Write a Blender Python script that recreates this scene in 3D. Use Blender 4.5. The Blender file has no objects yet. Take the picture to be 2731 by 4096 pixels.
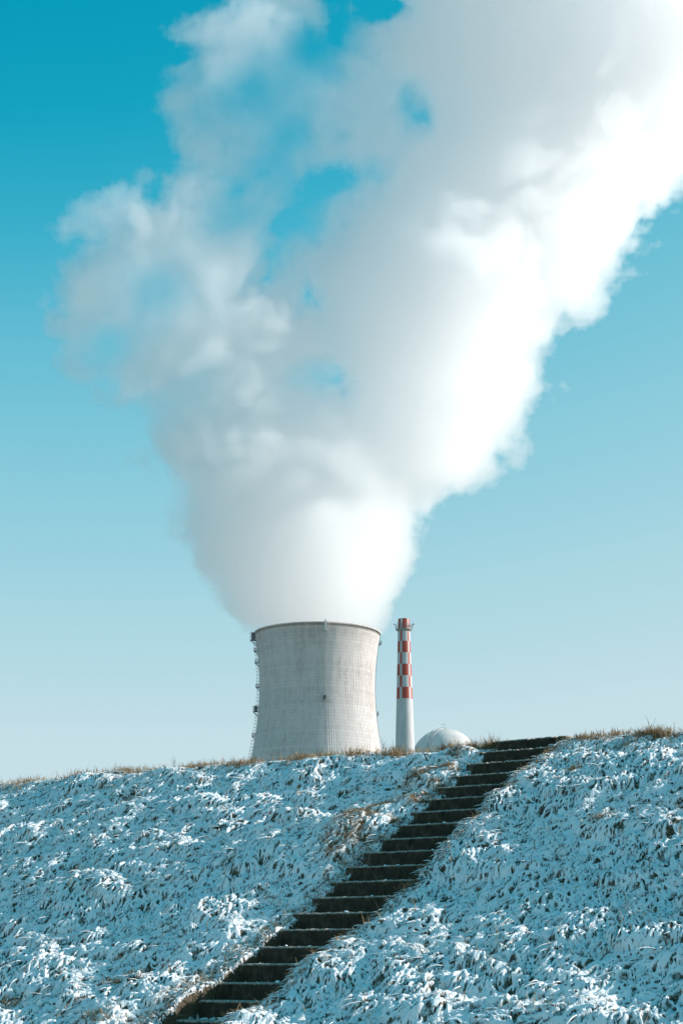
import bpy, math, random
import numpy as np
from mathutils import Vector, Matrix
R = math.radians
scene = bpy.context.scene
COL = scene.collection

# ------------------------------------------------------------------ camera
F_PX, W_PX, H_PX = 7000.0, 2731.0, 4096.0      # focal length and picture size in photo pixels
PITCH = R(14.538)
EYE = 1.6
cam_d = bpy.data.cameras.new('camera')
cam = bpy.data.objects.new('camera', cam_d)
COL.objects.link(cam)
cam.location = (0, 0, EYE)
cam.rotation_euler = (R(90) + PITCH, 0, 0)
cam_d.sensor_fit = 'HORIZONTAL'
cam_d.sensor_width = 36.0
cam_d.lens = 36.0 * F_PX / W_PX
cam_d.clip_start = 0.1
cam_d.clip_end = 20000
scene.camera = cam

# ------------------------------------------------------------------ light
SUN_EL, SUN_AZ = R(22), R(83)                # azimuth measured from the view direction (+Y) to the right
w = bpy.data.worlds.new('World')
scene.world = w
w.use_nodes = True
nt = w.node_tree
nt.nodes.clear()
sky = nt.nodes.new('ShaderNodeTexSky')
sky.sky_type = 'NISHITA'
sky.sun_disc = False
sky.sun_elevation = SUN_EL
sky.sun_rotation = SUN_AZ
sky.altitude = 400
sky.air_density = 1.0
sky.dust_density = 0.1
sky.ozone_density = 1.0
bg = nt.nodes.new('ShaderNodeBackground')
bg.inputs['Strength'].default_value = 0.066
wo = nt.nodes.new('ShaderNodeOutputWorld')
# the photograph's cool teal grading: the sky's own brightness (its green channel) is looked up in a teal scale
sep = nt.nodes.new('ShaderNodeSeparateColor')
tenth = nt.nodes.new('ShaderNodeMath'); tenth.operation = 'MULTIPLY'; tenth.inputs[1].default_value = 0.1
grade = nt.nodes.new('ShaderNodeValToRGB')
SKY = [(0.09, (0.0, 0.24, 0.40)), (0.152, (0.001, 0.309, 0.479)), (0.173, (0.008, 0.366, 0.533)), (0.192, (0.041, 0.423, 0.597)), (0.223, (0.141, 0.515, 0.665)),
       (0.27, (0.262, 0.597, 0.716)), (0.338, (0.402, 0.672, 0.760)), (0.444, (0.558, 0.737, 0.799)), (0.60, (0.60, 0.76, 0.81))]
while len(grade.color_ramp.elements) < len(SKY): grade.color_ramp.elements.new(0.5)
for el, (p_, c_) in zip(grade.color_ramp.elements, SKY):
    el.position = p_; el.color = (*c_, 1)
ten = nt.nodes.new('ShaderNodeVectorMath'); ten.operation = 'SCALE'; ten.inputs['Scale'].default_value = 10.0
nt.links.new(sky.outputs[0], sep.inputs[0])
nt.links.new(sep.outputs[1], tenth.inputs[0])
nt.links.new(tenth.outputs[0], grade.inputs[0])
nt.links.new(grade.outputs[0], ten.inputs[0])
nt.links.new(ten.outputs[0], bg.inputs['Color'])
nt.links.new(bg.outputs[0], wo.inputs['Surface'])

sun_d = bpy.data.lights.new('sun', 'SUN')
sun_d.energy = 4.1
sun_d.angle = R(0.5)
sun_d.color = (1.0, 0.935, 0.88)
sun = bpy.data.objects.new('sun', sun_d)
COL.objects.link(sun)
SUN_VEC = Vector((math.sin(SUN_AZ) * math.cos(SUN_EL), math.cos(SUN_AZ) * math.cos(SUN_EL), math.sin(SUN_EL)))
sun.rotation_euler = SUN_VEC.to_track_quat('Z', 'Y').to_euler()
sun.location = (0, 0, 50)

scene.view_settings.view_transform = 'Standard'
scene.view_settings.look = 'None'
scene.view_settings.exposure = 0.6
scene.view_settings.gamma = 1.0
scene.cycles.volume_bounces = 64
scene.cycles.max_bounces = 64
scene.cycles.diffuse_bounces = 4
scene.cycles.glossy_bounces = 2
scene.cycles.volume_step_rate = 3.0
scene.cycles.volume_max_steps = 256


# ------------------------------------------------------------------ helpers
def at(px, py, Y):
    """World point on the plane y = Y that the photo shows at pixel (px, py)."""
    a = (px - W_PX / 2) / F_PX
    b = (H_PX / 2 - py) / F_PX
    dx, dy, dz = a, math.cos(PITCH) - b * math.sin(PITCH), math.sin(PITCH) + b * math.cos(PITCH)
    t = Y / dy
    return Vector((dx * t, Y, EYE + dz * t))



def mesh_obj(name, V, Fq, mat, parent=None, smooth=False, attrs=None):
    """One mesh object from a vertex array and either a face array (n,3|4) or a list of faces."""
    me = bpy.data.meshes.new(name)
    V = np.asarray(V, np.float32)
    if isinstance(Fq, np.ndarray):
        k = Fq.shape[1]
        me.vertices.add(len(V)); me.vertices.foreach_set('co', V.ravel())
        me.loops.add(Fq.size); me.loops.foreach_set('vertex_index', Fq.astype(np.int32).ravel())
        me.polygons.add(len(Fq)); me.polygons.foreach_set('loop_start', np.arange(0, Fq.size, k, dtype=np.int32))
        me.update(calc_edges=True)
    else:
        me.from_pydata(V.tolist(), [], [list(f) for f in Fq])
    if smooth:
        me.polygons.foreach_set('use_smooth', np.ones(len(me.polygons), bool))
    for k, v in (attrs or {}).items():
        at_ = me.attributes.new(k, 'FLOAT', 'POINT')
        at_.data.foreach_set('value', np.asarray(v, np.float32).ravel())
    if mat: me.materials.append(mat)
    ob = bpy.data.objects.new(name, me)
    COL.objects.link(ob)
    if parent: ob.parent = parent
    return ob


def empty(name, loc, label, cat, group=None):
    o = bpy.data.objects.new(name, None)
    COL.objects.link(o)
    o.location = loc
    o['label'] = label; o['category'] = cat
    if group: o['group'] = group
    return o


class MB:
    """Collects simple solids into one mesh."""
    def __init__(self): self.V, self.F = [], []
    def add(self, V, F):
        n = len(self.V)
        self.V += [tuple(v) for v in V]; self.F += [tuple(i + n for i in f) for f in F]
    def box(self, c, half, M=None):
        V = [Vector((sx * half[0], sy * half[1], sz * half[2])) for sx in (-1, 1) for sy in (-1, 1) for sz in (-1, 1)]
        if M is not None: V = [M @ v for v in V]
        self.add([v + Vector(c) for v in V], [(0, 1, 3, 2), (4, 6, 7, 5), (0, 4, 5, 1), (2, 3, 7, 6), (0, 2, 6, 4), (1, 5, 7, 3)])
    def tube(self, pts, r, n=6, r1=None):
        pts = [Vector(p) for p in pts]
        V, F = [], []
        for i, p in enumerate(pts):
            d = (pts[min(i + 1, len(pts) - 1)] - pts[max(i - 1, 0)]).normalized()
            a = d.orthogonal().normalized() if abs(d.z) > .9 else d.cross(Vector((0, 0, 1))).normalized()
            b = d.cross(a)
            rr = r if r1 is None else r + (r1 - r) * i / (len(pts) - 1)
            V += [p + rr * (math.cos(t) * a + math.sin(t) * b) for t in (2 * math.pi * k / n for k in range(n))]
        for i in range(len(pts) - 1):
            F += [(i * n + k, i * n + (k + 1) % n, (i + 1) * n + (k + 1) % n, (i + 1) * n + k) for k in range(n)]
        F += [tuple(reversed(range(n))), tuple(range((len(pts) - 1) * n, len(pts) * n))]
        self.add(V, F)
    def lathe(self, prof, n=64, a0=0, a1=2 * math.pi):
        full = abs(a1 - a0 - 2 * math.pi) < 1e-6
        m = n if full else n + 1
        V = [(r * math.sin(a0 + (a1 - a0) * k / n), -r * math.cos(a0 + (a1 - a0) * k / n), z) for r, z in prof for k in range(m)]
        F = [(i * m + k, i * m + (k + 1) % m, (i + 1) * m + (k + 1) % m, (i + 1) * m + k) for i in range(len(prof) - 1) for k in range(n)]
        self.add(V, F)
    def build(self, name, mat, parent=None, smooth=False):
        return mesh_obj(name, self.V, self.F, mat, parent, smooth)


class Mat:
    """Short-hand for building node materials."""
    def __init__(self, name, rough=0.8):
        self.m = bpy.data.materials.new(name); self.m.use_nodes = True
        self.t = self.m.node_tree
        self.b = self.t.nodes['Principled BSDF']
        self.b.inputs['Roughness'].default_value = rough
        self.b.inputs['Specular IOR Level'].default_value = 0.25
    def n(self, kind, **kw):
        x = self.t.nodes.new(kind)
        for k, v in kw.items(): setattr(x, k, v)
        return x
    def link(self, a, b): self.t.links.new(a, b)
    def val(self, sock, v):
        if hasattr(v, 'is_output'): self.link(v, sock)
        else: sock.default_value = v
    def math(self, op, a, b=0.0, c=0.0):
        x = self.n('ShaderNodeMath', operation=op)
        for s_, v in zip(x.inputs, (a, b, c)): self.val(s_, v)
        return x.outputs[0]
    def coord(self, which='Object', scale=(1, 1, 1)):
        tc = self.n('ShaderNodeTexCoord'); mp = self.n('ShaderNodeMapping')
        mp.inputs['Scale'].default_value = scale
        self.link(tc.outputs[which], mp.inputs[0])
        return mp.outputs[0]
    def noise(self, vec, scale, detail=4, rough=0.55):
        x = self.n('ShaderNodeTexNoise')
        x.inputs['Scale'].default_value = scale; x.inputs['Detail'].default_value = detail; x.inputs['Roughness'].default_value = rough
        self.link(vec, x.inputs['Vector'])
        return x.outputs[0]
    def ramp(self, fac, stops):
        x = self.n('ShaderNodeValToRGB')
        e = x.color_ramp.elements
        while len(e) < len(stops): e.new(0.5)
        for el, (p, c) in zip(e, stops):
            el.position = p; el.color = (*c, 1) if len(c) == 3 else c
        self.link(fac, x.inputs[0])
        return x.outputs[0]
    def mix(self, fac, a, b):
        x = self.n('ShaderNodeMix', data_type='RGBA')
        self.val(x.inputs[0], fac)
        for s_, v in ((x.inputs[6], a), (x.inputs[7], b)):
            if isinstance(v, tuple): s_.default_value = (*v, 1)
            else: self.link(v, s_)
        return x.outputs[2]
    def mult(self, a, b):
        x = self.n('ShaderNodeMix', data_type='RGBA', blend_type='MULTIPLY')
        x.inputs[0].default_value = 1
        for s_, v in ((x.inputs[6], a), (x.inputs[7], b)):
            if isinstance(v, tuple): s_.default_value = (*v, 1)
            else: self.link(v, s_)
        return x.outputs[2]
    def color(self, c):
        if isinstance(c, tuple): self.b.inputs['Base Color'].default_value = (*c, 1)
        else: self.link(c, self.b.inputs['Base Color'])
    def bump(self, h, strength=0.4, dist=0.1):
        x = self.n('ShaderNodeBump')
        x.inputs['Strength'].default_value = strength; x.inputs['Distance'].default_value = dist
        self.link(h, x.inputs['Height']); self.link(x.outputs[0], self.b.inputs['Normal'])


def noise2(rng, shape, cell, oct_=1, gain=0.5):
    """2-D value noise (cell in grid steps, per axis), about -1..1."""
    out, amp, tot = 0, 1.0, 0
    cell = np.array(cell, float) * np.ones(2)
    for _ in range(oct_):
        n = [int(s_ / c) + 4 for s_, c in zip(shape, cell)]
        a_ = rng.uniform(-1, 1, n).astype(np.float32)
        for ax in range(2):
            x = np.arange(shape[ax]) / cell[ax] + rng.uniform(0, 1)
            i = np.floor(x).astype(int); f = (x - i).astype(np.float32); f = f * f * (3 - 2 * f)
            f = f[:, None] if ax == 0 else f[None]
            a_ = np.take(a_, i, ax) * (1 - f) + np.take(a_, i + 1, ax) * f
        out = out + amp * a_; tot += amp; amp *= gain; cell = np.maximum(cell / 2, 1.01)
    return out / tot * 1.6


# ------------------------------------------------------------------ embankment
AZ = 0.60706                                     # the stairs climb 34.8 degrees to the right of the view
U = np.array([math.sin(AZ), math.cos(AZ)])       # up the slope (plan)
D_ = np.array([math.cos(AZ), -math.sin(AZ)])     # along the crest, to the right
P0 = np.array([1.9757, 21.9944]); ZC = 2.7342 + EYE
RUN, RISE, STAIR_W = 0.3230, 0.17, 0.8786
SLOPE = RISE / RUN


def tb(t, b, z=0.0):
    """World position of a point t along the crest and b down the slope (in plan)."""
    return P0[0] + t * D_[0] - b * U[0], P0[1] + t * D_[1] - b * U[1], z


def profile(b, t=-9.0):
    """Height of the bank across the slope."""
    k = 0.32
    down = 0.5 * (b + np.sqrt(b * b + k * k))                    # rounded crest
    back = np.maximum(0, -b - 4.0)
    z = ZC - SLOPE * down - 0.5 * back + 0.028 * np.clip(b - 3.9, 0, 3) ** 2 * (1 - np.exp(-((t - 0.45) / 1.1) ** 2)) + 0.03
    e = 0.4
    return 0.5 * (z + np.sqrt(z * z + e * e)) - 0.03


def stair_mask(t, b):
    s = np.clip((t + 0.045) / 0.04, 0, 1) * np.clip((STAIR_W + 0.04 - t) / 0.07, 0, 1)
    return s * np.clip((b + 0.75) / 0.1, 0, 1)


m = Mat('snow_over_grass', 0.75)
g = m.n('ShaderNodeNewGeometry')
sx = m.n('ShaderNodeSeparateXYZ'); m.link(g.outputs['Normal'], sx.inputs[0])
co = m.coord()
n1 = m.noise(co, 9, 5, 0.6); n2 = m.noise(co, 60, 3, 0.6)
# snow lies on the strands; the grass shows between them and on steep sides
att = m.n('ShaderNodeAttribute', attribute_name='cover')
cov = m.math('ADD', att.outputs['Fac'], m.math('MULTIPLY', m.math('SUBTRACT', n1, 0.5), 0.9))
cov = m.math('ADD', cov, m.math('MULTIPLY', m.math('SUBTRACT', n2, 0.5), 0.5))
cov = m.ramp(cov, [(0.56, (0, 0, 0)), (0.78, (1, 1, 1))])
grass = m.ramp(n2, [(0.3, (0.03, 0.028, 0.017)), (0.7, (0.13, 0.095, 0.055))])
m.color(m.mix(cov, grass, (0.86, 0.87, 0.88)))
m.bump(n2, 0.5, 0.02)
SNOW = m.m

m = Mat('snow_laden_blades', 0.75)
g = m.n('ShaderNodeNewGeometry')
sx = m.n('ShaderNodeSeparateXYZ'); m.link(g.outputs['Normal'], sx.inputs[0])
tone = m.n('ShaderNodeAttribute', attribute_name='tone')
bare = m.ramp(tone.outputs['Fac'], [(0.0, (0.03, 0.03, 0.014)), (0.5, (0.10, 0.075, 0.035)), (1.0, (0.30, 0.20, 0.10))])
cov = m.math('ADD', sx.outputs[2], m.math('MULTIPLY', m.math('SUBTRACT', m.noise(m.coord(), 30, 3), 0.42), 1.5))
cov = m.math('SUBTRACT', cov, m.math('MULTIPLY', tone.outputs['Fac'], 0.25))
cov = m.ramp(cov, [(0.0, (0, 0, 0)), (0.10, (1, 1, 1))])
m.color(m.mix(cov, bare, (0.87, 0.88, 0.89)))
BLADE = m.m

m = Mat('dry_grass', 0.7)
tone = m.n('ShaderNodeAttribute', attribute_name='tone')
m.color(m.ramp(tone.outputs['Fac'], [(0.0, (0.05, 0.05, 0.02)), (0.3, (0.16, 0.11, 0.05)), (0.65, (0.40, 0.26, 0.13)), (1.0, (0.52, 0.38, 0.22))]))
DRY = m.m

TF, BF = (-13.0, 9.0), (-1.6, 8.6)               # finely built patch of the bank
ST = 0.0105
rng = np.random.default_rng(11)
nt_, nb_ = int((TF[1] - TF[0]) / ST), int((BF[1] - BF[0]) / ST)
tt = np.linspace(*TF, nt_); bb = np.linspace(*BF, nb_)
T2, B2 = np.meshgrid(tt, bb, indexing='ij')
# drooping tufts: broad domes whose downhill side falls off steeply
tuft = np.zeros_like(T2, np.float32)
TUFTS = []
for q in range(2900):
    t0, b0 = rng.uniform(*TF), rng.uniform(*BF)
    big = rng.random() ** 3
    rt, ru, rd = 0.10 + 0.24 * big + 0.06 * rng.random(), 0.16 + 0.26 * big, 0.14 + 0.20 * big
    h = 0.02 + 0.07 * big + 0.015 * rng.random()
    flat = rng.uniform(0.05, 0.32)
    if -0.25 < t0 < STAIR_W + 0.12: h *= 0.4
    skew = rng.uniform(-0.7, 0.9)
    i0, i1 = np.searchsorted(tt, (t0 - 2 * rt, t0 + 2 * rt)); j0, j1 = np.searchsorted(bb, (b0 - 1.6 * ru, b0 + 1.6 * rd))
    if i1 - i0 < 3 or j1 - j0 < 3: continue
    db = B2[i0:i1, j0:j1] - b0
    dt = T2[i0:i1, j0:j1] - t0 + skew * db
    e = (dt / rt) ** 2 + np.where(db < 0, db / ru, db / rd) ** 2
    cap = np.clip(1 - e * e, 0, 1) ** 0.6
    tuft[i0:i1, j0:j1] = np.maximum(tuft[i0:i1, j0:j1], np.maximum(0, h + flat * db) * cap)
sh2 = T2.shape
low = noise2(rng, sh2, (85, 70), 3)
mid = noise2(rng, sh2, (16, 24), 3, 0.6)
# snow laden strands pressed onto the slope: soft ridges, the higher one on top
flow_f = noise2(rng, (400, 300), (16, 16), 2)
def flow(t, b):
    i = np.clip(((t - TF[0]) / (TF[1] - TF[0]) * 399).astype(int), 0, 399); j = np.clip(((b - BF[0]) / (BF[1] - BF[0]) * 299).astype(int), 0, 299)
    return flow_f[i, j]


tuft_i = lambda t, b: tuft[np.clip(((t - TF[0]) / ST).astype(int), 0, nt_ - 1), np.clip(((b - BF[0]) / ST).astype(int), 0, nb_ - 1)]
top_key = np.zeros(sh2, np.int64)                              # height of the topmost strand, and how near its middle the point lies
for n_s, wmin, wmax, hmin, hmax, lmin, lmax in ((29000, 0.010, 0.017, 0.018, 0.038, 0.09, 0.22), (66000, 0.006, 0.011, 0.018, 0.036, 0.05, 0.15)):
    t0, b0 = rng.uniform(*TF, n_s), rng.uniform(*BF, n_s)
    # heading in (t, b): mostly downhill, swept to one side, fanning out over each tuft
    an = 0.9 * flow(t0, b0) - 0.35 + rng.normal(0, 0.42, n_s)
    gt = (tuft_i(t0 + .05, b0) - tuft_i(t0 - .05, b0)) / .1
    an -= np.clip(gt * 1.5, -0.6, 0.6)
    L = rng.uniform(lmin, lmax, n_s); w_ = rng.uniform(wmin, wmax, n_s); h_ = rng.uniform(hmin, hmax, n_s)
    bend = rng.normal(0, 0.6, n_s)
    lay = rng.uniform(0, 0.022, n_s)                            # which strand lies on top
    ns = int(lmax / ST * 1.3)
    t_, b_ = t0.copy(), b0.copy()
    for k in range(ns):
        f = k / (ns - 1)
        a_k = an + bend * f
        t_ = t_ + np.sin(a_k) * L / ns; b_ = b_ + np.cos(a_k) * L / ns
        hh = h_ * (math.sin(math.pi * min(1, 0.12 + 0.88 * f) ** 0.7) * 0.8 + 0.2)
        for c in np.arange(-2, 2.01, 0.5):
            off = c * ST
            ok = np.abs(off) < w_
            i = ((t_ + off * np.cos(a_k) - TF[0]) / ST + 0.5).astype(int); j = ((b_ - off * np.sin(a_k) - BF[0]) / ST + 0.5).astype(int)
            ok &= (i >= 0) & (i < nt_) & (j >= 0) & (j < nb_)
            sec_ = np.sqrt(np.clip(1 - (off / w_) ** 2, 0, 1))
            key = ((lay + hh * sec_) * 1e5).astype(np.int64) * 256 + (np.clip(sec_ - 0.25 * (f > 0.9), 0, 1) * 255).astype(np.int64)
            np.maximum.at(top_key, (i[ok], j[ok]), key[ok])
strand = ((top_key >> 8) / 1e5).astype(np.float32)
cover = (top_key & 255).astype(np.float32) / 255
cover[top_key == 0] = 0.62
soft_s = (strand + 0.5 * (np.roll(strand, 1, 0) + np.roll(strand, -1, 0) + np.roll(strand, 1, 1) + np.roll(strand, -1, 1))) / 3.0
soft_s = 0.75 * strand + 0.25 * soft_s
sm = stair_mask(T2, B2)
edge = np.exp(-((T2 + 0.12) / 0.15) ** 2) * -0.05 + np.exp(-((T2 - STAIR_W - 0.15) / 0.2) ** 2) * 0.02
swell = noise2(rng, sh2, (230, 150), 2)
relief = (0.82 * tuft + 0.07 * swell + 0.085 * low + 0.024 * mid + soft_s - 0.035 + edge).astype(np.float32)
fadeb = np.clip((B2 - BF[0]) / 0.3, 0, 1) * np.clip((BF[1] - B2) / 0.3, 0, 1) * np.clip((T2 - TF[0]) / 0.3, 0, 1) * np.clip((TF[1] - T2) / 0.3, 0, 1)
cover *= 1 - 0.8 * np.clip(4 * sm * (1 - sm), 0, 1)
ZF = profile(B2, T2) - 0.07 * np.exp(-((T2 + 0.9) / 0.75) ** 2) * np.exp(-(B2 / 0.6) ** 2) + relief * fadeb * np.where(B2 < 0.5, np.clip(0.35 + 0.65 * B2 / 0.5, 0.25, 1), 1.0) - 0.31 * sm + 0.012


def grid_faces(n_, m_):
    i = np.arange((n_ - 1) * m_).reshape(n_ - 1, m_)[:, :-1].ravel()
    return np.stack([i, i + 1, i + m_ + 1, i + m_], 1)


def surf(t, b):
    """Height of the finely built slope at t, b."""
    x = np.clip((t - TF[0]) / (TF[1] - TF[0]) * (nt_ - 1), 0, nt_ - 1.001); y = np.clip((b - BF[0]) / (BF[1] - BF[0]) * (nb_ - 1), 0, nb_ - 1.001)
    i, j = x.astype(int), y.astype(int); fx, fy = x - i, y - j
    return (ZF[i, j] * (1 - fx) * (1 - fy) + ZF[i + 1, j] * fx * (1 - fy) + ZF[i, j + 1] * (1 - fx) * fy + ZF[i + 1, j + 1] * fx * fy)


X, Y, _ = tb(T2, B2)
Ff = grid_faces(nt_, nb_)
Vf = np.stack([X, Y, ZF], -1).reshape(-1, 3)
# the rest of the bank, coarser, left and right of the fine patch and over the top
def coarse_patch(t0, t1, b0, b1, st):
    ta = np.linspace(t0, t1, int((t1 - t0) / st) + 2); ba = np.linspace(b0, b1, int((b1 - b0) / st) + 2)
    A, B = np.meshgrid(ta, ba, indexing='ij')
    wob = 0.05 * noise2(rng, A.shape, (4, 4), 2)
    wob *= np.clip((A - t0) / .4, 0, 1) * np.clip((t1 - A) / .4, 0, 1) * np.clip((B - b0) / .4, 0, 1) * np.clip((b1 - B) / .4, 0, 1)
    x_, y_, _z = tb(A, B)
    return np.stack([x_, y_, profile(B, A) + wob + 0.012], -1).reshape(-1, 3), grid_faces(*A.shape)


Vs, Fs, off = [Vf], [Ff], len(Vf)
for a_ in ((-70, TF[0], -14.5, 10, 0.12), (TF[1], 60, -14.5, 10, 0.12), (TF[0], TF[1], -14.5, BF[0], 0.12), (TF[0], TF[1], BF[1], 10, 0.12)):
    v_, f_ = coarse_patch(*a_)
    Vs.append(v_); Fs.append(f_ + off); off += len(v_)
cover = np.concatenate([cover.ravel(), np.full(off - cover.size, 0.85)])
bank = mesh_obj('embankment', np.concatenate(Vs), np.concatenate(Fs), SNOW, smooth=True, attrs={'cover': cover})
bank['kind'] = 'structure'

# the plain on both sides of the bank, out to the horizon
m = Mat('snowy_field', 0.8)
co = m.coord()
n1 = m.noise(co, 0.6, 6, 0.65)
m.color(m.ramp(n1, [(0.36, (0.09, 0.09, 0.05)), (0.50, (0.20, 0.18, 0.12)), (0.62, (0.75, 0.76, 0.78))]))
gr = mesh_obj('ground', [(-9000, -9000, 0), (9000, -9000, 0), (9000, 9000, 0), (-9000, 9000, 0)], [(0, 1, 2, 3)], m.m)
gr['kind'] = 'structure'


# ------------------------------------------------------------------ grass
def blades(name, root, az, length, lift, droop, width, thick, tone, mat, segs=4):
    """Tapered, bent blades with a three-sided section, all in one mesh. az: heading in plan; lift: start angle; droop: angle lost along the blade."""
    n_ = len(root)
    P = root.copy()
    heads = np.stack([np.cos(az), np.sin(az)], 1)
    side = np.stack([-heads[:, 1], heads[:, 0], np.zeros(n_)], 1)
    V = np.empty((n_, segs + 1, 3, 3), np.float32)
    for k in range(segs + 1):
        f = k / segs
        an = lift - droop * f
        dirv = np.stack([heads[:, 0] * np.cos(an), heads[:, 1] * np.cos(an), np.sin(an)], 1)
        up = np.cross(dirv, side); up *= np.sign(up[:, 2:3] + 1e-6)
        w_ = (width * (1 - 0.75 * f ** 3))[:, None]; h_ = (thick * (1 - 0.7 * f ** 3))[:, None]
        V[:, k, 0] = P - side * w_; V[:, k, 1] = P + up * h_; V[:, k, 2] = P + side * w_
        P = P + dirv * (length / segs)[:, None]
    base = (np.arange(n_) * (segs + 1) * 3)[:, None, None, None]
    q = []
    for k in range(segs):
        for a_, b_ in ((0, 1), (1, 2), (2, 0)):
            q.append((k * 3 + a_, k * 3 + b_, (k + 1) * 3 + b_, (k + 1) * 3 + a_))
    Fq = (base[:, 0, 0, 0][:, None, None] + np.array(q)[None]).reshape(-1, 4)
    return mesh_obj(name, V.reshape(-1, 3), Fq, mat, smooth=True, attrs={'tone': np.repeat(tone, (segs + 1) * 3)})


def slope_pts(n_, t=(TF[0] + .2, TF[1] - .2), b=(-0.4, BF[1] - .2), keep=None):
    a_ = rng.uniform(*t, n_); b_ = rng.uniform(*b, n_)
    ok = ~((a_ > -0.02) & (a_ < STAIR_W + 0.0) & (b_ > -0.7))
    if keep is not None: ok &= keep(a_, b_)
    a_, b_ = a_[ok], b_[ok]
    x_, y_, _z = tb(a_, b_)
    return a_, b_, np.stack([x_, y_, surf(a_, b_)], 1)


DOWN = math.atan2(-U[1], -U[0])
a_, b_, rt_ = slope_pts(3800)
n_ = len(a_)
az_ = DOWN + 0.8 * flow(a_, b_) - 0.3 + rng.normal(0, 0.4, n_)
ln_ = rng.uniform(0.08, 0.24, n_)
# beside the stairs they hang in over the steps
ea, eb, er = slope_pts(1800, t=(-0.2, -0.06), b=(-0.1, 8.3))
fa, fb, fr = slope_pts(1500, t=(STAIR_W + 0.03, STAIR_W + 0.2), b=(-0.1, 8.3))
right = math.atan2(D_[1], D_[0])
a_, b_, rt_ = np.concatenate([a_, ea, fa]), np.concatenate([b_, eb, fb]), np.concatenate([rt_, er, fr])
az_ = np.concatenate([az_, right - rng.uniform(0.2, 1.7, len(ea)), right + math.pi + rng.uniform(0.1, 1.4, len(fa))])
ln_ = np.concatenate([ln_, rng.uniform(0.05, 0.09, len(ea)), rng.uniform(0.05, 0.12, len(fa))])
n_ = len(a_)
rt_[:, 2] -= 0.014
wd_ = rng.uniform(0.006, 0.012, n_)
o = blades('snowy_grass', rt_, az_, ln_, rng.uniform(-0.3, 0.3, n_), rng.uniform(0.3, 0.9, n_), wd_, wd_ * rng.uniform(0.7, 1.2, n_), rng.random(n_) ** 2.5, BLADE)
o['kind'] = 'stuff'; o['label'] = 'snow covered flattened grass on the bank'

# bare dry blades: along the crest, beside the stairs, and here and there out of the snow
patch = noise2(rng, (400, 300), (9, 9), 2)
def patchy(lim):
    def f(t, b):
        i = np.clip(((t - TF[0]) / (TF[1] - TF[0]) * 399).astype(int), 0, 399); j = np.clip(((b - BF[0]) / (BF[1] - BF[0]) * 299).astype(int), 0, 299)
        return patch[i, j] > lim
    return f


sets = []
sets.append((slope_pts(14000, b=(-0.6, 0.15), keep=patchy(0.34)), 0.04, 0.12, 0.4, 1.5))
sets.append((slope_pts(1500, b=(-0.6, 0.3), keep=patchy(-0.2)), 0.03, 0.07, 0.2, 1.3))
sets.append((slope_pts(7000, t=(-0.8, -0.05), b=(-0.2, 3.2), keep=patchy(0.3)), 0.05, 0.13, 0.1, 0.8))
sets.append((slope_pts(1500, t=(-0.3, 0.0), b=(3, 8)), 0.06, 0.14, 0.1, 1.0))
sets.append((slope_pts(1200, t=(STAIR_W, STAIR_W + 0.2), b=(0, 8)), 0.06, 0.14, 0.1, 1.0))
sets.append((slope_pts(24000, keep=patchy(0.22)), 0.05, 0.14, 0.05, 0.9))
sets.append((slope_pts(4200), 0.08, 0.2, 0.2, 1.3))
# denser tufts of straw
def straw(t, b, r, n_):
    a_ = rng.normal(t, r, n_); b_ = rng.normal(b, r * 0.7, n_)
    x_, y_, _z = tb(a_, b_)
    return a_, b_, np.stack([x_, y_, surf(a_, b_) - 0.01], 1)


for t0, b0, r0, n0, l0, l1 in ((-0.12, -0.05, .07, 260, .08, .19), (-0.35, 0.02, .08, 200, .06, .14), (-0.75, 0.0, .09, 260, .06, .15), (-0.42, 0.35, .08, 220, .05, .12), (-0.30, 0.75, .09, 300, .06, .13),
                               (-0.20, 1.15, .07, 240, .06, .12), (-0.55, 1.05, .08, 200, .05, .12), (-0.22, 1.6, .07, 240, .06, .12), (-0.18, 2.1, .07, 200, .05, .11), (-0.65, 1.7, .06, 120, .05, .11),
                               (-1.6, -0.02, .10, 240, .06, .15), (-2.2, 0.0, .12, 240, .05, .14), (-3.1, -0.02, .12, 240, .05, .13), (-4.0, 0, .16, 260, .05, .12), (1.15, 0.0, .10, 260, .05, .12),
                               (2.05, 0.02, .12, 480, .07, .20), (2.3, 0.12, .10, 260, .06, .15), (2.75, 0.0, .12, 300, .06, .16), (1.9, 0.35, .08, 140, .05, .12), (2.9, 0.4, .07, 120, .05, .12), (1.6, 1.1, .07, 120, .05, .12), (2.6, 2.5, .08, 150, .05, .13),
                               (-4.8, -0.05, .2, 320, .05, .13), (-6.2, 0, .22, 320, .05, .13), (-7.1, 0, .2, 260, .05, .12), (-8.4, 0, .25, 320, .05, .12), (-1.2, 5.6, .1, 160, .06, .14), (-2.2, 6.1, .1, 160, .06, .14), (-0.6, 6.6, .1, 160, .06, .14)):
    up = 1.25 if b0 < 0.1 and t0 < 1 else 0.85
    sets.append((straw(t0, b0, r0, n0), l0 * up, l1 * up, 0.3, 1.45))
roots = np.concatenate([s_[0][2] for s_ in sets])
lens = np.concatenate([rng.uniform(s_[1], s_[2], len(s_[0][0])) for s_ in sets])
lift = np.concatenate([rng.uniform(s_[3], s_[4], len(s_[0][0])) for s_ in sets])
n_ = len(roots)
tone_ = np.clip(rng.normal(0.6, 0.25, n_), 0, 1)
o = blades('dry_grass', roots, rng.uniform(0, 2 * math.pi, n_), lens, lift, rng.uniform(0.2, 1.1, n_), rng.uniform(0.002, 0.0045, n_), rng.uniform(0.0008, 0.0016, n_), tone_, DRY)
o['kind'] = 'stuff'; o['label'] = 'dry straw coloured grass poking through the snow'

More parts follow.
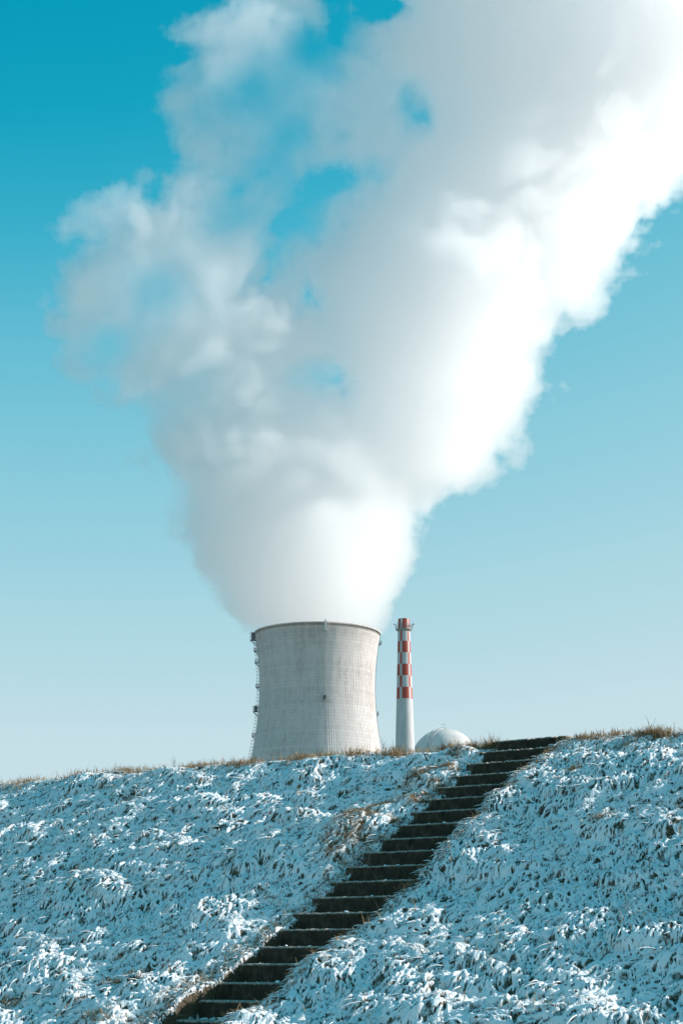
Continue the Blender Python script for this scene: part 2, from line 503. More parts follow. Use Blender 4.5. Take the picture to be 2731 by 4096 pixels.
# a few tall dead stalks that stand out against the sky
for name_, px, label in (('dead_stalk', 1535, 'sprig of thin bare stalks on the crest between cooling tower and chimney'), ('dead_stalk', 1588, 'sprig of thin bare stalks on the crest in front of the chimney'),
                         ('dead_stalk', 2003, 'sprig of thin bare stalks on the crest at the head of the stairs'), ('dead_stalk', 2600, 'sprig of thin bare stalks on the crest at the far right of the photo'),
                         ('dead_stalk', 700, 'sprig of thin bare stalks on the crest left of the cooling tower')):
    # where the crest line shows at this column
    t_lo, t_hi = -14.0, 5.0
    for _ in range(40):
        tm = 0.5 * (t_lo + t_hi); x_, y_, _z = tb(tm, -0.05)
        pxm = x_ / (y_ * math.cos(PITCH) + (ZC - EYE) * math.sin(PITCH)) * F_PX + W_PX / 2
        t_lo, t_hi = (tm, t_hi) if pxm < px else (t_lo, tm)
    x_, y_, _z = tb(tm, -0.05)
    z_ = float(surf(np.array([tm]), np.array([-0.05]))[0])
    mb = MB()
    rr = random.Random(px)
    for k in range(3):
        lean = rr.uniform(-0.10, 0.12); hgt = rr.uniform(0.14, 0.27)
        pts = [(lean * f ** 1.4 + 0.008 * rr.uniform(-1, 1), 0.03 * rr.uniform(-1, 1) * f, hgt * f - 0.02) for f in (0, .25, .5, .75, 1)]
        mb.tube(pts, 0.0034, 4, 0.0016)
        p_ = Vector(pts[2]); mb.tube([p_, p_ + Vector((rr.uniform(-.05, .05), 0, .06))], 0.0022, 4, 0.0012)
    o = mb.build(name_, DRY)
    o.location = (x_, y_, z_)
    o['label'] = label; o['category'] = 'plant'; o['group'] = 'dead stalks on the crest'

# ------------------------------------------------------------------ stairs
m = Mat('mossy_concrete', 0.9)
co = m.coord()
n1 = m.noise(co, 6, 6, 0.65); n2 = m.noise(co, 55, 4, 0.7)
c = m.ramp(n1, [(0.32, (0.020, 0.019, 0.012)), (0.55, (0.055, 0.047, 0.033)), (0.72, (0.16, 0.13, 0.095))])
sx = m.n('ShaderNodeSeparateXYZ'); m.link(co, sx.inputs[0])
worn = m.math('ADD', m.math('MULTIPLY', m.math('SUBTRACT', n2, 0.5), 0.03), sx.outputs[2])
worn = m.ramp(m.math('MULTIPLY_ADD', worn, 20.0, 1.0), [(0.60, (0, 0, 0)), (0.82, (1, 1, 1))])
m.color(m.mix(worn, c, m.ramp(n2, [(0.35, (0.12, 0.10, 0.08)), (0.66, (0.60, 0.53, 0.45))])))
m.bump(n2, 0.6, 0.015)
CONC = m.m
st_x, st_y, _z = tb(0, 0)
stairs = empty('concrete_stairs', (st_x, st_y, ZC), 'dark mossy concrete staircase climbing the snowy bank', 'staircase')
stairs.rotation_euler = (0, 0, -AZ)              # local x along the crest, y up the slope
srng = np.random.default_rng(3)
for k in range(25):
    depth = RUN + 0.12 if k else 0.75
    nx_ = 45
    xs_ = np.linspace(-0.10, STAIR_W + 0.06, nx_)
    chip = 0.004 * srng.normal(size=nx_) - 0.02 * (srng.random(nx_) > 0.95)
    # section, from the bottom of the riser over the nosing to the back
    sec = [(0.012, -0.22), (0.004, -0.10), (0.0, -0.022), (0.005, -0.008), (0.018, 0.0), (0.12, 0.001), (depth, 0.0), (depth, -0.22)]
    V, F = [], []
    for i, x_ in enumerate(xs_):
        for j, (y_, z_) in enumerate(sec):
            near = 1.0 if j in (2, 3, 4) else 0.35 if j in (1, 5) else 0
            V.append((x_, y_ - chip[i] * near * 1.2 + 0.003 * srng.normal() * (j < 6), z_ + chip[i] * near * 0.6))
    ns = len(sec)
    F = [(i * ns + j, i * ns + (j + 1) % ns, (i + 1) * ns + (j + 1) % ns, (i + 1) * ns + j) for i in range(nx_ - 1) for j in range(ns)]
    F += [tuple(range(ns)), tuple(reversed(range((nx_ - 1) * ns, nx_ * ns)))]
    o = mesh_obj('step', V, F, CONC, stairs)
    o.location = (srng.normal() * 0.006, -k * RUN, -k * RISE + srng.normal() * 0.003)

# crumbs of snow lying on the treads
V, F = [], []
MBs = MB()
for k in range(25):
    for q in range(srng.integers(3, 14)):
        x_ = STAIR_W * srng.random() ** 0.7; y_ = -k * RUN + srng.choice([0.03, 0.06, 0.2, 0.26, 0.28]) + srng.normal() * 0.02
        r_ = 0.006 + 0.016 * srng.random() ** 2
        px_, py_ = P0[0] + x_ * D_[0] + y_ * U[0], P0[1] + x_ * D_[1] + y_ * U[1]
        prof = [(1.0, 0), (0.8, 0.45), (0.4, 0.7), (0.01, 0.78)]
        n0 = len(MBs.V); ecc = srng.uniform(1, 1.7)
        for rr_, zz_ in prof:
            for a_i in range(7):
                an = a_i * 2 * math.pi / 7
                MBs.V.append((px_ + (rr_ * math.cos(an) * r_ * ecc) * D_[0] + rr_ * math.sin(an) * r_ * U[0], py_ + rr_ * math.cos(an) * r_ * ecc * D_[1] + rr_ * math.sin(an) * r_ * U[1], ZC - k * RISE + zz_ * r_ * srng.uniform(.7, 1.2)))
        for i in range(3):
            MBs.F += [(n0 + i * 7 + j, n0 + i * 7 + (j + 1) % 7, n0 + (i + 1) * 7 + (j + 1) % 7, n0 + (i + 1) * 7 + j) for j in range(7)]
m = Mat('snow', 0.7); m.color((0.88, 0.89, 0.9))
o = MBs.build('snow_crumbs', m.m, smooth=True)
o['kind'] = 'stuff'; o['label'] = 'crumbs of snow lying on the stair treads'

# ------------------------------------------------------------------ cooling tower
m = Mat('steel', 0.5); m.b.inputs['Metallic'].default_value = 0.3; m.color((0.16, 0.18, 0.19)); STEEL = m.m
m = Mat('pale_steel', 0.5); m.color((0.62, 0.63, 0.63)); PALE = m.m

TY = 800.0
cen = at(1269, 2560, TY)
TOWER = empty('cooling_tower', (cen.x, TY, 0), 'wide grey ribbed concrete cooling tower with steam pouring out of its top', 'cooling tower')
prof_px = [(214, 392.5), (290, 381), (350, 372), (450, 363), (530, 360.5), (600, 360.5), (700, 367), (800, 378), (900, 395.5), (950, 403), (1000, 411)]
zz, rr2 = [], []
for y_, h_ in prof_px:
    p_ = at(1269, 2400 + y_ * 0.6378, TY)
    dep = TY * math.cos(PITCH) + (p_.z - EYE) * math.sin(PITCH)
    zz.append(p_.z); rr2.append((h_ * 0.6378 / F_PX * dep) ** 2)
cf = np.polyfit(zz, rr2, 3)
TOP = zz[0]
def rad(z): return math.sqrt(np.polyval(cf, max(z, zz[-1] - 25)))
NR = 180
levels = np.linspace(0, TOP, 76)
ang = []
for k in range(NR):
    for f, o_ in ((0.0, 0.0), (0.10, 0.085), (0.26, 0.085), (0.36, 0.0)):
        ang.append(((k + f) * 2 * math.pi / NR, o_))
V, m_ = [], len(ang)
for z_ in levels:
    r_ = rad(z_)
    V += [((r_ + o_) * math.sin(a_), -(r_ + o_) * math.cos(a_), z_) for a_, o_ in ang]
lip = [(0.22, TOP - 0.5), (0.22, TOP + 0.3), (-0.7, TOP + 0.3), (-0.9, TOP - 2.0)]
for o2, z_ in lip:
    V += [((rad(min(z_, TOP)) + o2) * math.sin(a_), -(rad(min(z_, TOP)) + o2) * math.cos(a_), z_) for a_, o_ in ang]
for z_ in levels[::-5]:
    V += [((rad(z_) - 0.9) * math.sin(a_), -(rad(z_) - 0.9) * math.cos(a_), z_ - 2.5) for a_, o_ in ang]
F = []
rows = len(V) // m_
i = np.arange(rows - 1)[:, None] * m_; k = np.arange(m_)[None]
F = np.stack([i + k, i + (k + 1) % m_, i + m_ + (k + 1) % m_, i + m_ + k], -1).reshape(-1, 4)
m = Mat('ribbed_concrete', 0.85)
co = m.coord()
sx = m.n('ShaderNodeSeparateXYZ'); m.link(co, sx.inputs[0])
th = m.math('MULTIPLY', m.math('ARCTAN2', sx.outputs[0], sx.outputs[1]), 29.0)
cmb = m.n('ShaderNodeCombineXYZ'); m.link(th, cmb.inputs[0]); m.link(sx.outputs[2], cmb.inputs[2])
mp = m.n('ShaderNodeMapping'); mp.inputs['Scale'].default_value = (1, 1, 0.12); m.link(cmb.outputs[0], mp.inputs[0])
streak = m.noise(mp.outputs[0], 0.35, 6, 0.65)
blot = m.noise(co, 0.035, 4, 0.6)
panel = m.n('ShaderNodeTexWhiteNoise', noise_dimensions='2D')
cm2 = m.n('ShaderNodeCombineXYZ')
m.link(m.math('FLOOR', m.math('DIVIDE', th, 1.0123)), cm2.inputs[0]); m.link(m.math('FLOOR', m.math('DIVIDE', sx.outputs[2], 1.45)), cm2.inputs[1])
m.link(cm2.outputs[0], panel.inputs['Vector'])
lift_n = m.n('ShaderNodeTexWhiteNoise', noise_dimensions='1D'); m.link(m.math('FLOOR', m.math('DIVIDE', sx.outputs[2], 1.45)), lift_n.inputs['W'])
tonec = m.math('ADD', m.math('MULTIPLY', streak, 0.5), m.math('MULTIPLY', blot, 0.5))
tonec = m.math('ADD', tonec, m.math('MULTIPLY', m.math('SUBTRACT', panel.outputs['Value'], 0.5), 0.10))
tonec = m.math('ADD', tonec, m.math('MULTIPLY', m.math('SUBTRACT', lift_n.outputs['Value'], 0.5), 0.08))
col = m.ramp(tonec, [(0.28, (0.38, 0.335, 0.315)), (0.52, (0.60, 0.55, 0.53)), (0.78, (0.71, 0.665, 0.65))])
joint = m.math('LESS_THAN', m.math('FRACT', m.math('DIVIDE', sx.outputs[2], 1.45)), 0.16)
col = m.mix(m.math('MULTIPLY', joint, 0.16), col, (0.16, 0.15, 0.145))
rimband = m.math('GREATER_THAN', sx.outputs[2], TOP - 5.5)
col = m.mix(m.math('MULTIPLY', rimband, 0.08), col, (0.26, 0.22, 0.20))
m.color(col)
m.bump(streak, 0.3, 0.1)
mesh_obj('shell', np.array(V), F, m.m, TOWER)


def on_shell(theta, z, out=0.0):
    r_ = rad(z) + out
    return Vector((r_ * math.sin(theta), -r_ * math.cos(theta), z))


def y_to_z(y): return at(1269, 2400 + y * 0.6378, TY).z


def ladder(theta, z0, z1, parent, mat, cage):
    mb = MB()
    n_ = int((z1 - z0) / 1.5)
    tang = Vector((math.cos(theta), math.sin(theta), 0))
    for s_ in (-0.35, 0.35):
        mb.tube([on_shell(theta, z0 + (z1 - z0) * i / n_, 0.55) + tang * s_ for i in range(n_ + 1)], 0.07, 4)
    for i in range(n_ + 1):
        p_ = on_shell(theta, z0 + (z1 - z0) * i / n_, 0.55)
        mb.tube([p_ - tang * 0.35, p_ + tang * 0.35], 0.05, 4)
        if i % 2 == 0: mb.tube([p_, on_shell(theta, p_.z, 0.05)], 0.06, 4)
    o = mb.build('ladder', mat, parent)
    if cage:
        mb = MB()
        for i in range(0, n_ + 1):
            z_ = z0 + (z1 - z0) * i / n_
            hoop = [on_shell(theta, z_, 0.55 + 0.95 * math.sin(q * math.pi / 6)) + tang * (-0.5 * math.cos(q * math.pi / 6)) for q in range(7)]
            mb.tube(hoop, 0.045, 4)
        for s_ in (-0.3, 0.3):
            mb.tube([on_shell(theta, z0 + (z1 - z0) * i / n_, 1.35) + tang * s_ for i in range(n_ + 1)], 0.045, 4)
        mb.build('safety_cage', mat, o)
    return o


def platform(theta, z, wid, dep, hgt, parent, mat, box=False):
    """Bracketed service platform: floor with braces, and a railing (or a cabin) as its sub-part."""
    Mz = Matrix.Rotation(theta, 3, 'Z')
    c_ = on_shell(theta, z, dep / 2)
    mb = MB()
    mb.box(c_, (wid / 2, dep / 2, 0.12), Mz)
    for s_ in (-1, 1):
        side = Mz @ Vector((s_ * wid * 0.4, 0, 0))
        mb.tube([on_shell(theta, z, dep) + side, on_shell(theta, z - dep * 0.9, 0.1) + side], 0.10, 4)
    o = mb.build('platform', mat, parent)
    mb = MB()
    out = -dep / 2
    cs = [Vector((-wid / 2, -out, 0)), Vector((-wid / 2, out, 0)), Vector((wid / 2, out, 0)), Vector((wid / 2, -out, 0))]
    cs = [c_ + Mz @ v for v in cs]
    for h_ in (0.55 * hgt, hgt):
        mb.tube([v + Vector((0, 0, h_)) for v in cs], 0.07, 4)
    for v in cs + [(cs[1] + cs[2]) / 2]:
        mb.tube([v, v + Vector((0, 0, hgt))], 0.07, 4)
    mb.build('railing', mat, o)
    if box:
        mb = MB(); mb.box(c_ + Vector((0, 0, hgt * 0.5)), (wid * 0.33, dep * 0.33, hgt * 0.48), Mz)
        mb.build('cabinet', mat, o)
    return o


TH_L, TH_C, TH_R = R(-84), R(7.8), R(97)
ladder(TH_L, 10, TOP, TOWER, STEEL, True)
for y_, dp, hg, bx in ((262, 2.6, 3.6, True), (328, 1.7, 1.4, False), (403, 1.8, 1.4, False), (553, 1.8, 1.4, False), (708, 2.4, 2.6, True), (860, 1.5, 1.3, False)):
    platform(TH_L, y_to_z(y_), 2.2, dp, hg, TOWER, STEEL, bx)
ladder(TH_C, 10, TOP, TOWER, PALE, False)
platform(TH_C, y_to_z(672), 1.1, 1.2, 1.3, TOWER, STEEL, True)
mb = MB()
mb.box(on_shell(TH_C, TOP - 1.2, 0.9), (0.45, 0.5, 2.4), Matrix.Rotation(TH_C, 3, 'Z'))
mb.box(on_shell(TH_C, TOP - 3.4, 0.9), (0.7, 0.6, 0.5), Matrix.Rotation(TH_C, 3, 'Z'))
mb.build('rim_hoist', PALE, TOWER)
ladder(TH_R, 10, TOP, TOWER, STEEL, False)
platform(TH_R, y_to_z(268), 2.0, 1.6, 1.3, TOWER, STEEL)
platform(TH_R, y_to_z(715), 2.0, 1.4, 1.3, TOWER, STEEL)

# ------------------------------------------------------------------ chimney
CY = 640.0
def dep_of(z, Y): return Y * math.cos(PITCH) + (z - EYE) * math.sin(PITCH)
ct, cb = at(1613, 2477, CY), at(1621, 2985, CY)
cxm = 0.5 * (ct.x + cb.x)
CH = empty('chimney', (cxm, CY, 0), 'slim white chimney with red checkered bands beside the cooling tower', 'chimney')
cpts = []
for y_, half in ((2477, 22.8), (2520, 24.2), (2800, 32.4), (2990, 38.4)):
    z_ = at(1617, y_, CY).z
    cpts.append((half / F_PX * dep_of(z_, CY), z_))
rb = cpts[-1][0] + (cpts[-1][0] - cpts[-2][0]) / (cpts[-2][1] - cpts[-1][1]) * cpts[-1][1]
CT = cpts[0][1]
mb = MB()
mb.lathe([(rb, 0)] + [(r_, z_) for r_, z_ in cpts[::-1]] + [(cpts[0][0] - 0.35, CT), (cpts[0][0] - 0.35, CT - 6), (0.02, CT - 6)], 120)
m = Mat('checkered_paint', 0.6)
co = m.coord()
sx = m.n('ShaderNodeSeparateXYZ'); m.link(co, sx.inputs[0])
zr0 = at(1617, 2798.5, CY).z; zr1 = at(1617, 2430 + 350 / 3.793, CY).z
row = m.math('DIVIDE', m.math('SUBTRACT', sx.outputs[2], zr0), (zr1 - zr0) / 6.0)
# heading from the side that faces the viewer: five wide and five narrow stripes
a5 = m.math('FRACT', m.math('ADD', m.math('DIVIDE', m.math('ADD', m.math('ARCTAN2', sx.outputs[0], m.math('MULTIPLY', sx.outputs[1], -1.0)), R(20)), 2 * math.pi / 5), 5.0))
wide = m.math('LESS_THAN', a5, 53.0 / 72.0)
even = m.math('LESS_THAN', m.math('FRACT', m.math('MULTIPLY', m.math('ADD', m.math('FLOOR', row), 100.0), 0.5)), 0.25)
red = m.math('COMPARE', wide, even, 0.5)
red = m.math('MULTIPLY', red, m.math('GREATER_THAN', row, 0.0))
n1 = m.noise(m.coord(scale=(1, 1, 0.15)), 0.8, 5, 0.6)
white = m.ramp(n1, [(0.3, (0.45, 0.45, 0.45)), (0.7, (0.57, 0.57, 0.57))])
redc = m.ramp(n1, [(0.3, (0.39, 0.075, 0.052)), (0.7, (0.48, 0.10, 0.072))])
m.color(m.mix(red, white, redc))
mb.build('shaft', m.m, CH, smooth=False)
GZ = at(1617, 2519, CY).z
gr_ = 33 / F_PX * dep_of(GZ, CY)
mb = MB()
mb.lathe([(cpts[1][0] - 0.1, GZ - 0.9), (gr_ * 0.97, GZ - 0.18), (gr_, GZ - 0.18), (gr_, GZ + 0.15), (cpts[1][0] - 0.1, GZ + 0.15)], 24)
m = Mat('grey_steel', 0.5); m.color((0.30, 0.31, 0.31)); GREY = m.m
gal = mb.build('gallery', GREY, CH)
mb = MB()
for h_ in (0.6, 1.2, 1.8):
    mb.tube([(gr_ * math.sin(a_), -gr_ * math.cos(a_), GZ + h_) for a_ in np.linspace(0, 2 * math.pi, 25)], 0.04, 4)
for k in range(24):
    a_ = k * 2 * math.pi / 24
    mb.tube([(gr_ * math.sin(a_), -gr_ * math.cos(a_), GZ), (gr_ * math.sin(a_), -gr_ * math.cos(a_), GZ + 1.8)], 0.045, 4)
mb.build('railing', GREY, gal)
for a_, h_ in ((R(-52), 2.9), (R(-17), 3.8)):
    mb = MB()
    p_ = Vector((gr_ * 0.9 * math.sin(a_), -gr_ * 0.9 * math.cos(a_), GZ))
    mb.tube([p_, p_ + Vector((0, 0, h_))], 0.06, 5)
    mb.box(p_ + Vector((0, -0.2, h_ - 0.9)), (0.24, 0.2, 0.42))
    mb.build('antenna', PALE, gal)
for a_ in (R(86), R(70), R(-80)):
    mb = MB()
    p_ = Vector((gr_ * 1.0 * math.sin(a_), -gr_ * 1.0 * math.cos(a_), GZ + 0.15))
    q_ = p_ + Vector((0.5 * math.sin(a_), -0.2, 1.7))
    mb.tube([p_, q_], 0.05, 5)
    mb.box(q_, (0.28, 0.2, 0.24))
    mb.build('floodlight', PALE, gal)

# ------------------------------------------------------------------ reactor dome
DY = 690.0
dc = at(1779, 3055, DY)
dR = 138 / F_PX * dep_of(dc.z, DY)
DOME = empty('reactor_dome', (dc.x, DY, 0), 'white domed reactor building half hidden behind the crest right of the chimney', 'building')
m = Mat('dome_shell', 0.6)
n1 = m.noise(m.coord(), 0.12, 5, 0.6)
co = m.coord(); sx = m.n('ShaderNodeSeparateXYZ'); m.link(co, sx.inputs[0])
seg = m.math('FRACT', m.math('MULTIPLY', m.math('ARCTAN2', sx.outputs[0], sx.outputs[1]), 28 / (2 * math.pi)))
seam = m.math('MULTIPLY', m.math('LESS_THAN', seg, 0.03), 0.35)
m.color(m.mix(seam, m.ramp(n1, [(0.3, (0.60, 0.565, 0.54)), (0.7, (0.69, 0.655, 0.63))]), (0.40, 0.38, 0.36)))
DM = m.m
mb = MB()
mb.lathe([(dR * math.cos(a_), dc.z + dR * math.sin(a_)) for a_ in np.linspace(R(0), R(89.5), 40)], 96)
mb.build('dome', DM, DOME, smooth=True)
mb = MB(); mb.lathe([(dR, 0), (dR, dc.z)], 64); mb.build('wall', DM, DOME, smooth=True)
mb = MB()
thd = R(-34)
def on_dome(el, off, side): 
    r_ = (dR + off)
    b_ = Vector((r_ * math.cos(el) * math.sin(thd), -r_ * math.cos(el) * math.cos(thd), dc.z + r_ * math.sin(el)))
    return b_ + Vector((math.cos(thd), math.sin(thd), 0)) * side
els = np.linspace(R(5), R(86), 40)
for s_ in (-0.55, 0.55): mb.tube([on_dome(e_, 0.12, s_) for e_ in els], 0.13, 4)
for e_ in els: mb.tube([on_dome(e_, 0.12, -0.55), on_dome(e_, 0.12, 0.55)], 0.08, 4)
stp = mb.build('ladder', PALE, DOME)
mb = MB()
for s_ in (-0.75, 0.75):
    mb.tube([on_dome(e_, 1.2, s_) for e_ in els], 0.06, 4)
    for e_ in els[::3]: mb.tube([on_dome(e_, 0.1, s_), on_dome(e_, 1.2, s_)], 0.06, 4)
mb.build('handrail', PALE, stp)
mb = MB()
tz = dc.z + dR
mb.tube([(0, 0, tz - 0.3), (0, 0, tz + 1.9)], 0.14, 6)
mb.tube([(-1.6, 0, tz + 1.8), (0.5, 0, tz + 1.9)], 0.08, 5)
mb.box((0, 0, tz + 0.1), (0.5, 0.5, 0.3))
mb.build('lightning_rod', PALE, DOME)

# ------------------------------------------------------------------ steam plume
def upsample(a, shape, origin, cell, smooth=True):
    for ax in range(3):
        x = (np.arange(shape[ax], dtype=np.float32) + origin[ax]) / cell[ax]
        i = np.floor(x).astype(int)
        f = (x - i).astype(np.float32)
        if smooth: f = f * f * (3 - 2 * f)
        sh = [1, 1, 1]; sh[ax] = -1
        f = f.reshape(sh)
        a = np.take(a, i, ax) * (1 - f) + np.take(a, i + 1, ax) * f
    return a


def noise3(rng, shape, cell):
    """Value noise of the given cell size (in voxels), about -1..1."""
    n = [int(s / cell) + 3 for s in shape]
    a = upsample(rng.uniform(-1, 1, n).astype(np.float32), shape, rng.uniform(0, cell, 3), (cell,) * 3)
    if len(shape) == 3:                            # slices slide past each other, so that no lattice plane runs straight
        p = rng.uniform(0, 6, 4)
        for k in range(shape[1]):
            a[:, k] = np.roll(a[:, k], (round(2.2 * cell * math.sin(k / (1.6 * cell) + p[0]) + 1.3 * cell * math.sin(k / (0.9 * cell) + p[1])),
                                        round(2.0 * cell * math.sin(k / (1.4 * cell) + p[2]) + 1.2 * cell * math.sin(k / (0.8 * cell) + p[3]))), (0, 1))
    return a


def perlin(P, seed):
    """Gradient noise at points P (n,3), about -1..1."""
    r = np.random.default_rng(seed)
    G = r.normal(size=(4096, 3)).astype(np.float32); G /= np.linalg.norm(G, axis=1)[:, None]
    i0 = np.floor(P).astype(np.int64); f = (P - i0).astype(np.float32)
    u = f * f * f * (f * (f * 6 - 15) + 10)
    out = np.zeros(len(P), np.float32)
    for c in range(8):
        o = np.array([c & 1, c >> 1 & 1, c >> 2 & 1])
        q = i0 + o
        g_ = G[(q[:, 0] * 73856093 ^ q[:, 1] * 19349663 ^ q[:, 2] * 83492791) & 4095]
        w_ = np.prod(np.where(o, u, 1 - u), axis=1)
        out += w_ * np.einsum('ij,ij->i', g_, f - o.astype(np.float32))
    return out * 1.6


def poly_sd(P, poly):
    """Signed distance of points P (n,2) to a polygon, positive inside."""
    A = np.asarray(poly, float); B = np.roll(A, -1, 0)
    best = np.full(len(P), 1e9); inside = np.zeros(len(P), bool)
    for a, b in zip(A, B):
        e = b - a; q = P - a
        t = np.clip((q @ e) / max(e @ e, 1e-9), 0, 1)
        best = np.minimum(best, np.hypot(*(q - t[:, None] * e).T))
        c = (a[1] > P[:, 1]) != (b[1] > P[:, 1])
        with np.errstate(divide='ignore', invalid='ignore'):
            xs = (b[0] - a[0]) * (P[:, 1] - a[1]) / (b[1] - a[1]) + a[0]
        inside ^= c & (P[:, 0] < xs)
    return np.where(inside, best, -best)


PLUME_Y = 800.0
BILLOWS = ((48.0, 12.0, 3), (25.0, 10.5, 4), (13.0, 8.5, 5))       # wavelength and height in metres, seed
PLUME = [(1030, 2560), (1000, 2480), (960, 2420), (950, 2330), (900, 2260), (800, 2200), (720, 2130), (690, 1980), (725, 1870), (640, 1820),
         (610, 1700), (530, 1590), (390, 1580), (320, 1450), (300, 1300), (265, 1130), (390, 970), (480, 890), (620, 850),
         (660, 775), (740, 730), (860, 715), (930, 680), (860, 560), (750, 480), (705, 330), (830, 150), (1000, 110), (1080, 0), (1150, -150),
         (1300, -420), (1800, -600), (2500, -650), (3000, -500), (3080, 100), (2900, 520), (2760, 590), (2680, 640), (2625, 620), (2600, 800), (2560, 930),
         (2500, 1000), (2390, 1040), (2330, 1130), (2260, 1180), (2180, 1200), (2140, 1330), (2110, 1450), (2085, 1570), (2070, 1660), (2010, 1690),
         (1970, 1780), (1995, 1810), (2005, 1880), (1960, 1940), (1900, 1960), (1800, 1945), (1720, 1985), (1690, 2030), (1640, 2100), (1650, 2200),
         (1640, 2300), (1620, 2400), (1590, 2480), (1555, 2540), (1500, 2570)]
HOLES = [(1270, 750, 125), (1390, 790, 60), (1150, 900, 85), (1085, 1010, 65), (1070, 1120, 45), (1265, 1220, 45), (1150, 1535, 42), (1370, 1640, 28), (1340, 1520, 24),
         (1690, 470, 55), (1530, 40, 130), (1440, -60, 150), (1500, 130, 60), (1340, 180, 60)]
# (x, y, spread, thinness): where the photo shows the steam thin and see-through
THIN = [(1000, 350, 330, 0.955), (1250, 200, 300, 0.96), (1150, 550, 300, 0.95), (900, 850, 200, 0.85), (600, 1150, 300, 0.88), (420, 1400, 200, 0.9), (600, 1650, 160, 0.85),
        (1180, 900, 200, 0.8), (1300, 1500, 90, 0.6), (1650, 450, 220, 0.7), (1500, 700, 150, 0.6), (700, 2000, 160, 0.75), (800, 1500, 250, 0.6)]


def build_plume():
    vox = 1.25
    rng = np.random.default_rng(5)
    to2 = lambda pts: [(at(x, y, PLUME_Y).x, at(x, y, PLUME_Y).z) for x, y in pts]
    poly = to2(PLUME)
    PA = np.array(poly)
    x0, x1 = PA[:, 0].min() - 12, PA[:, 0].max() + 12
    z0, z1 = PA[:, 1].min() - 6, PA[:, 1].max() + 12
    y0, y1 = PLUME_Y - 130, PLUME_Y + 68
    nx, ny, nz = int((x1 - x0) / vox), int((y1 - y0) / vox), int((z1 - z0) / vox)
    # coarse field: union of spheres that fill the outline
    C = 3.0
    cx, cy, cz = [np.arange(a, b + 3 * C, C) for a, b in ((x0, x1), (y0, y1), (z0, z1))]
    GX, GZ = np.meshgrid(cx, cz, indexing='ij')
    G2 = np.stack([GX.ravel(), GZ.ravel()], 1)
    holes = [(*to2([(hx, hy)])[0], hr * 0.121) for hx, hy, hr in HOLES]

    def s2(P):
        s = poly_sd(P, poly)
        for hx, hz, hr in holes:
            s = np.minimum(s, np.hypot(P[:, 0] - hx, P[:, 1] - hz) - hr)
        return s
    AX = [to2([p_])[0] for p_ in ((1270, 2600), (1270, 2500), (1750, 900), (2200, 0), (2500, -600))]
    AXX, AXZ = [a_[0] for a_ in AX], [a_[1] for a_ in AX]
    cand = np.stack([rng.uniform(x0, x1, 9000), rng.uniform(z0, z1, 9000)], 1)
    cs = s2(cand)
    keep = cs > 4
    cand, cs = cand[keep], cs[keep]
    # steam that bridges the column and its side lobes
    more = np.array([(1120, 1380, 17), (1250, 1360, 15), (980, 1430, 22), (1290, 1470, 14), (1050, 1700, 27), (1230, 1640, 20), (1400, 1450, 18), (1380, 1150, 15), (900, 1250, 22), (980, 1150, 16), (1330, 1020, 13), (1450, 950, 14), (980, 640, 17), (1010, 780, 14), (960, 900, 17), (920, 1010, 19), (1100, 520, 18), (1220, 470, 16), (1250, 1090, 10), (1200, 1290, 10), (1850, 1820, 16), (1930, 1870, 10), (1960, 1780, 8), (2060, 1500, 12), (2230, 1130, 12), (2420, 960, 12), (2560, 760, 12), (2640, 560, 10)], float)
    cand = np.concatenate([cand, [to2([(a_, b_)])[0] for a_, b_, _r in more]]); cs = np.concatenate([cs, more[:, 2]])
    coarse = np.full((len(cx), len(cy), len(cz)), -30, np.float32)
    for (px, pz), r in zip(cand, cs):
        # the side lobes drift towards the viewer, out of the main column's shade
        qx = np.interp(pz, AXZ, AXX) - px
        side = min(80.0, max(0.0, (qx - 38.0) * 1.0))
        r = min(r * 0.98, 42 - 0.12 * side)
        yc = PLUME_Y - side + rng.normal(0, 0.18) * r + rng.uniform(-8, 8)
        sc = (PLUME_Y - side) / PLUME_Y
        px, pz, r = px * sc, EYE + (pz - EYE) * sc, r * sc
        rr = r + 14
        ix = slice(*np.searchsorted(cx, (px - rr, px + rr)))
        iy = slice(*np.searchsorted(cy, (yc - rr, yc + rr)))
        iz = slice(*np.searchsorted(cz, (pz - rr, pz + rr)))
        d = r - np.sqrt((cx[ix, None, None] - px) ** 2 + (cy[None, iy, None] - yc) ** 2 + (cz[None, None, iz] - pz) ** 2)
        coarse[ix, iy, iz] = np.maximum(coarse[ix, iy, iz], d)
    shape = (nx, ny, nz)
    # large billows on the coarse grid, in warped space so that no lattice shows
    Q = np.stack(np.meshgrid(cx, cy, cz, indexing='ij'), -1).reshape(-1, 3)
    near = (coarse.ravel() > -22)
    Qn = Q[near]
    Wn = np.stack([perlin(Qn / 45.0 + k * 17.3, 20 + k) for k in range(3)], 1) * 14
    add = np.zeros(len(Qn), np.float32)
    for wl, amp, sd in BILLOWS:
        add += amp * (1.9 * np.abs(perlin((Qn + Wn) / wl + sd, sd)) - 0.42)
    coarse.reshape(-1)[near] += add * np.clip(0.75 + (Qn[:, 2] - TOP - 10) / 110, 0.75, 1)     # calmer just above the mouth
    wc = np.zeros(len(Q), np.float32)
    wc[near] = 0.7 * perlin((Qn + Wn) / 34.0, 41) + 0.5 * perlin((Qn + 2 * Wn) / 15.0, 42)
    wc = wc.reshape(coarse.shape)
    Fd = upsample(coarse, shape, (0, 0, 0), (C / vox,) * 3, smooth=False)
    # billowing: every octave of |noise| rounds the lobes of the one before
    for cell, amp in ((6.0, 4.2), (3.1, 3.0), (1.7, 2.0)):
        Fd += amp * (1.9 * np.abs(noise3(rng, shape, cell)) - 0.55).astype(np.float32)
    # the steam comes out of the tower's mouth: keep it inside the rim there
    xs = x0 + np.arange(nx) * (x1 - x0) / (nx - 1)
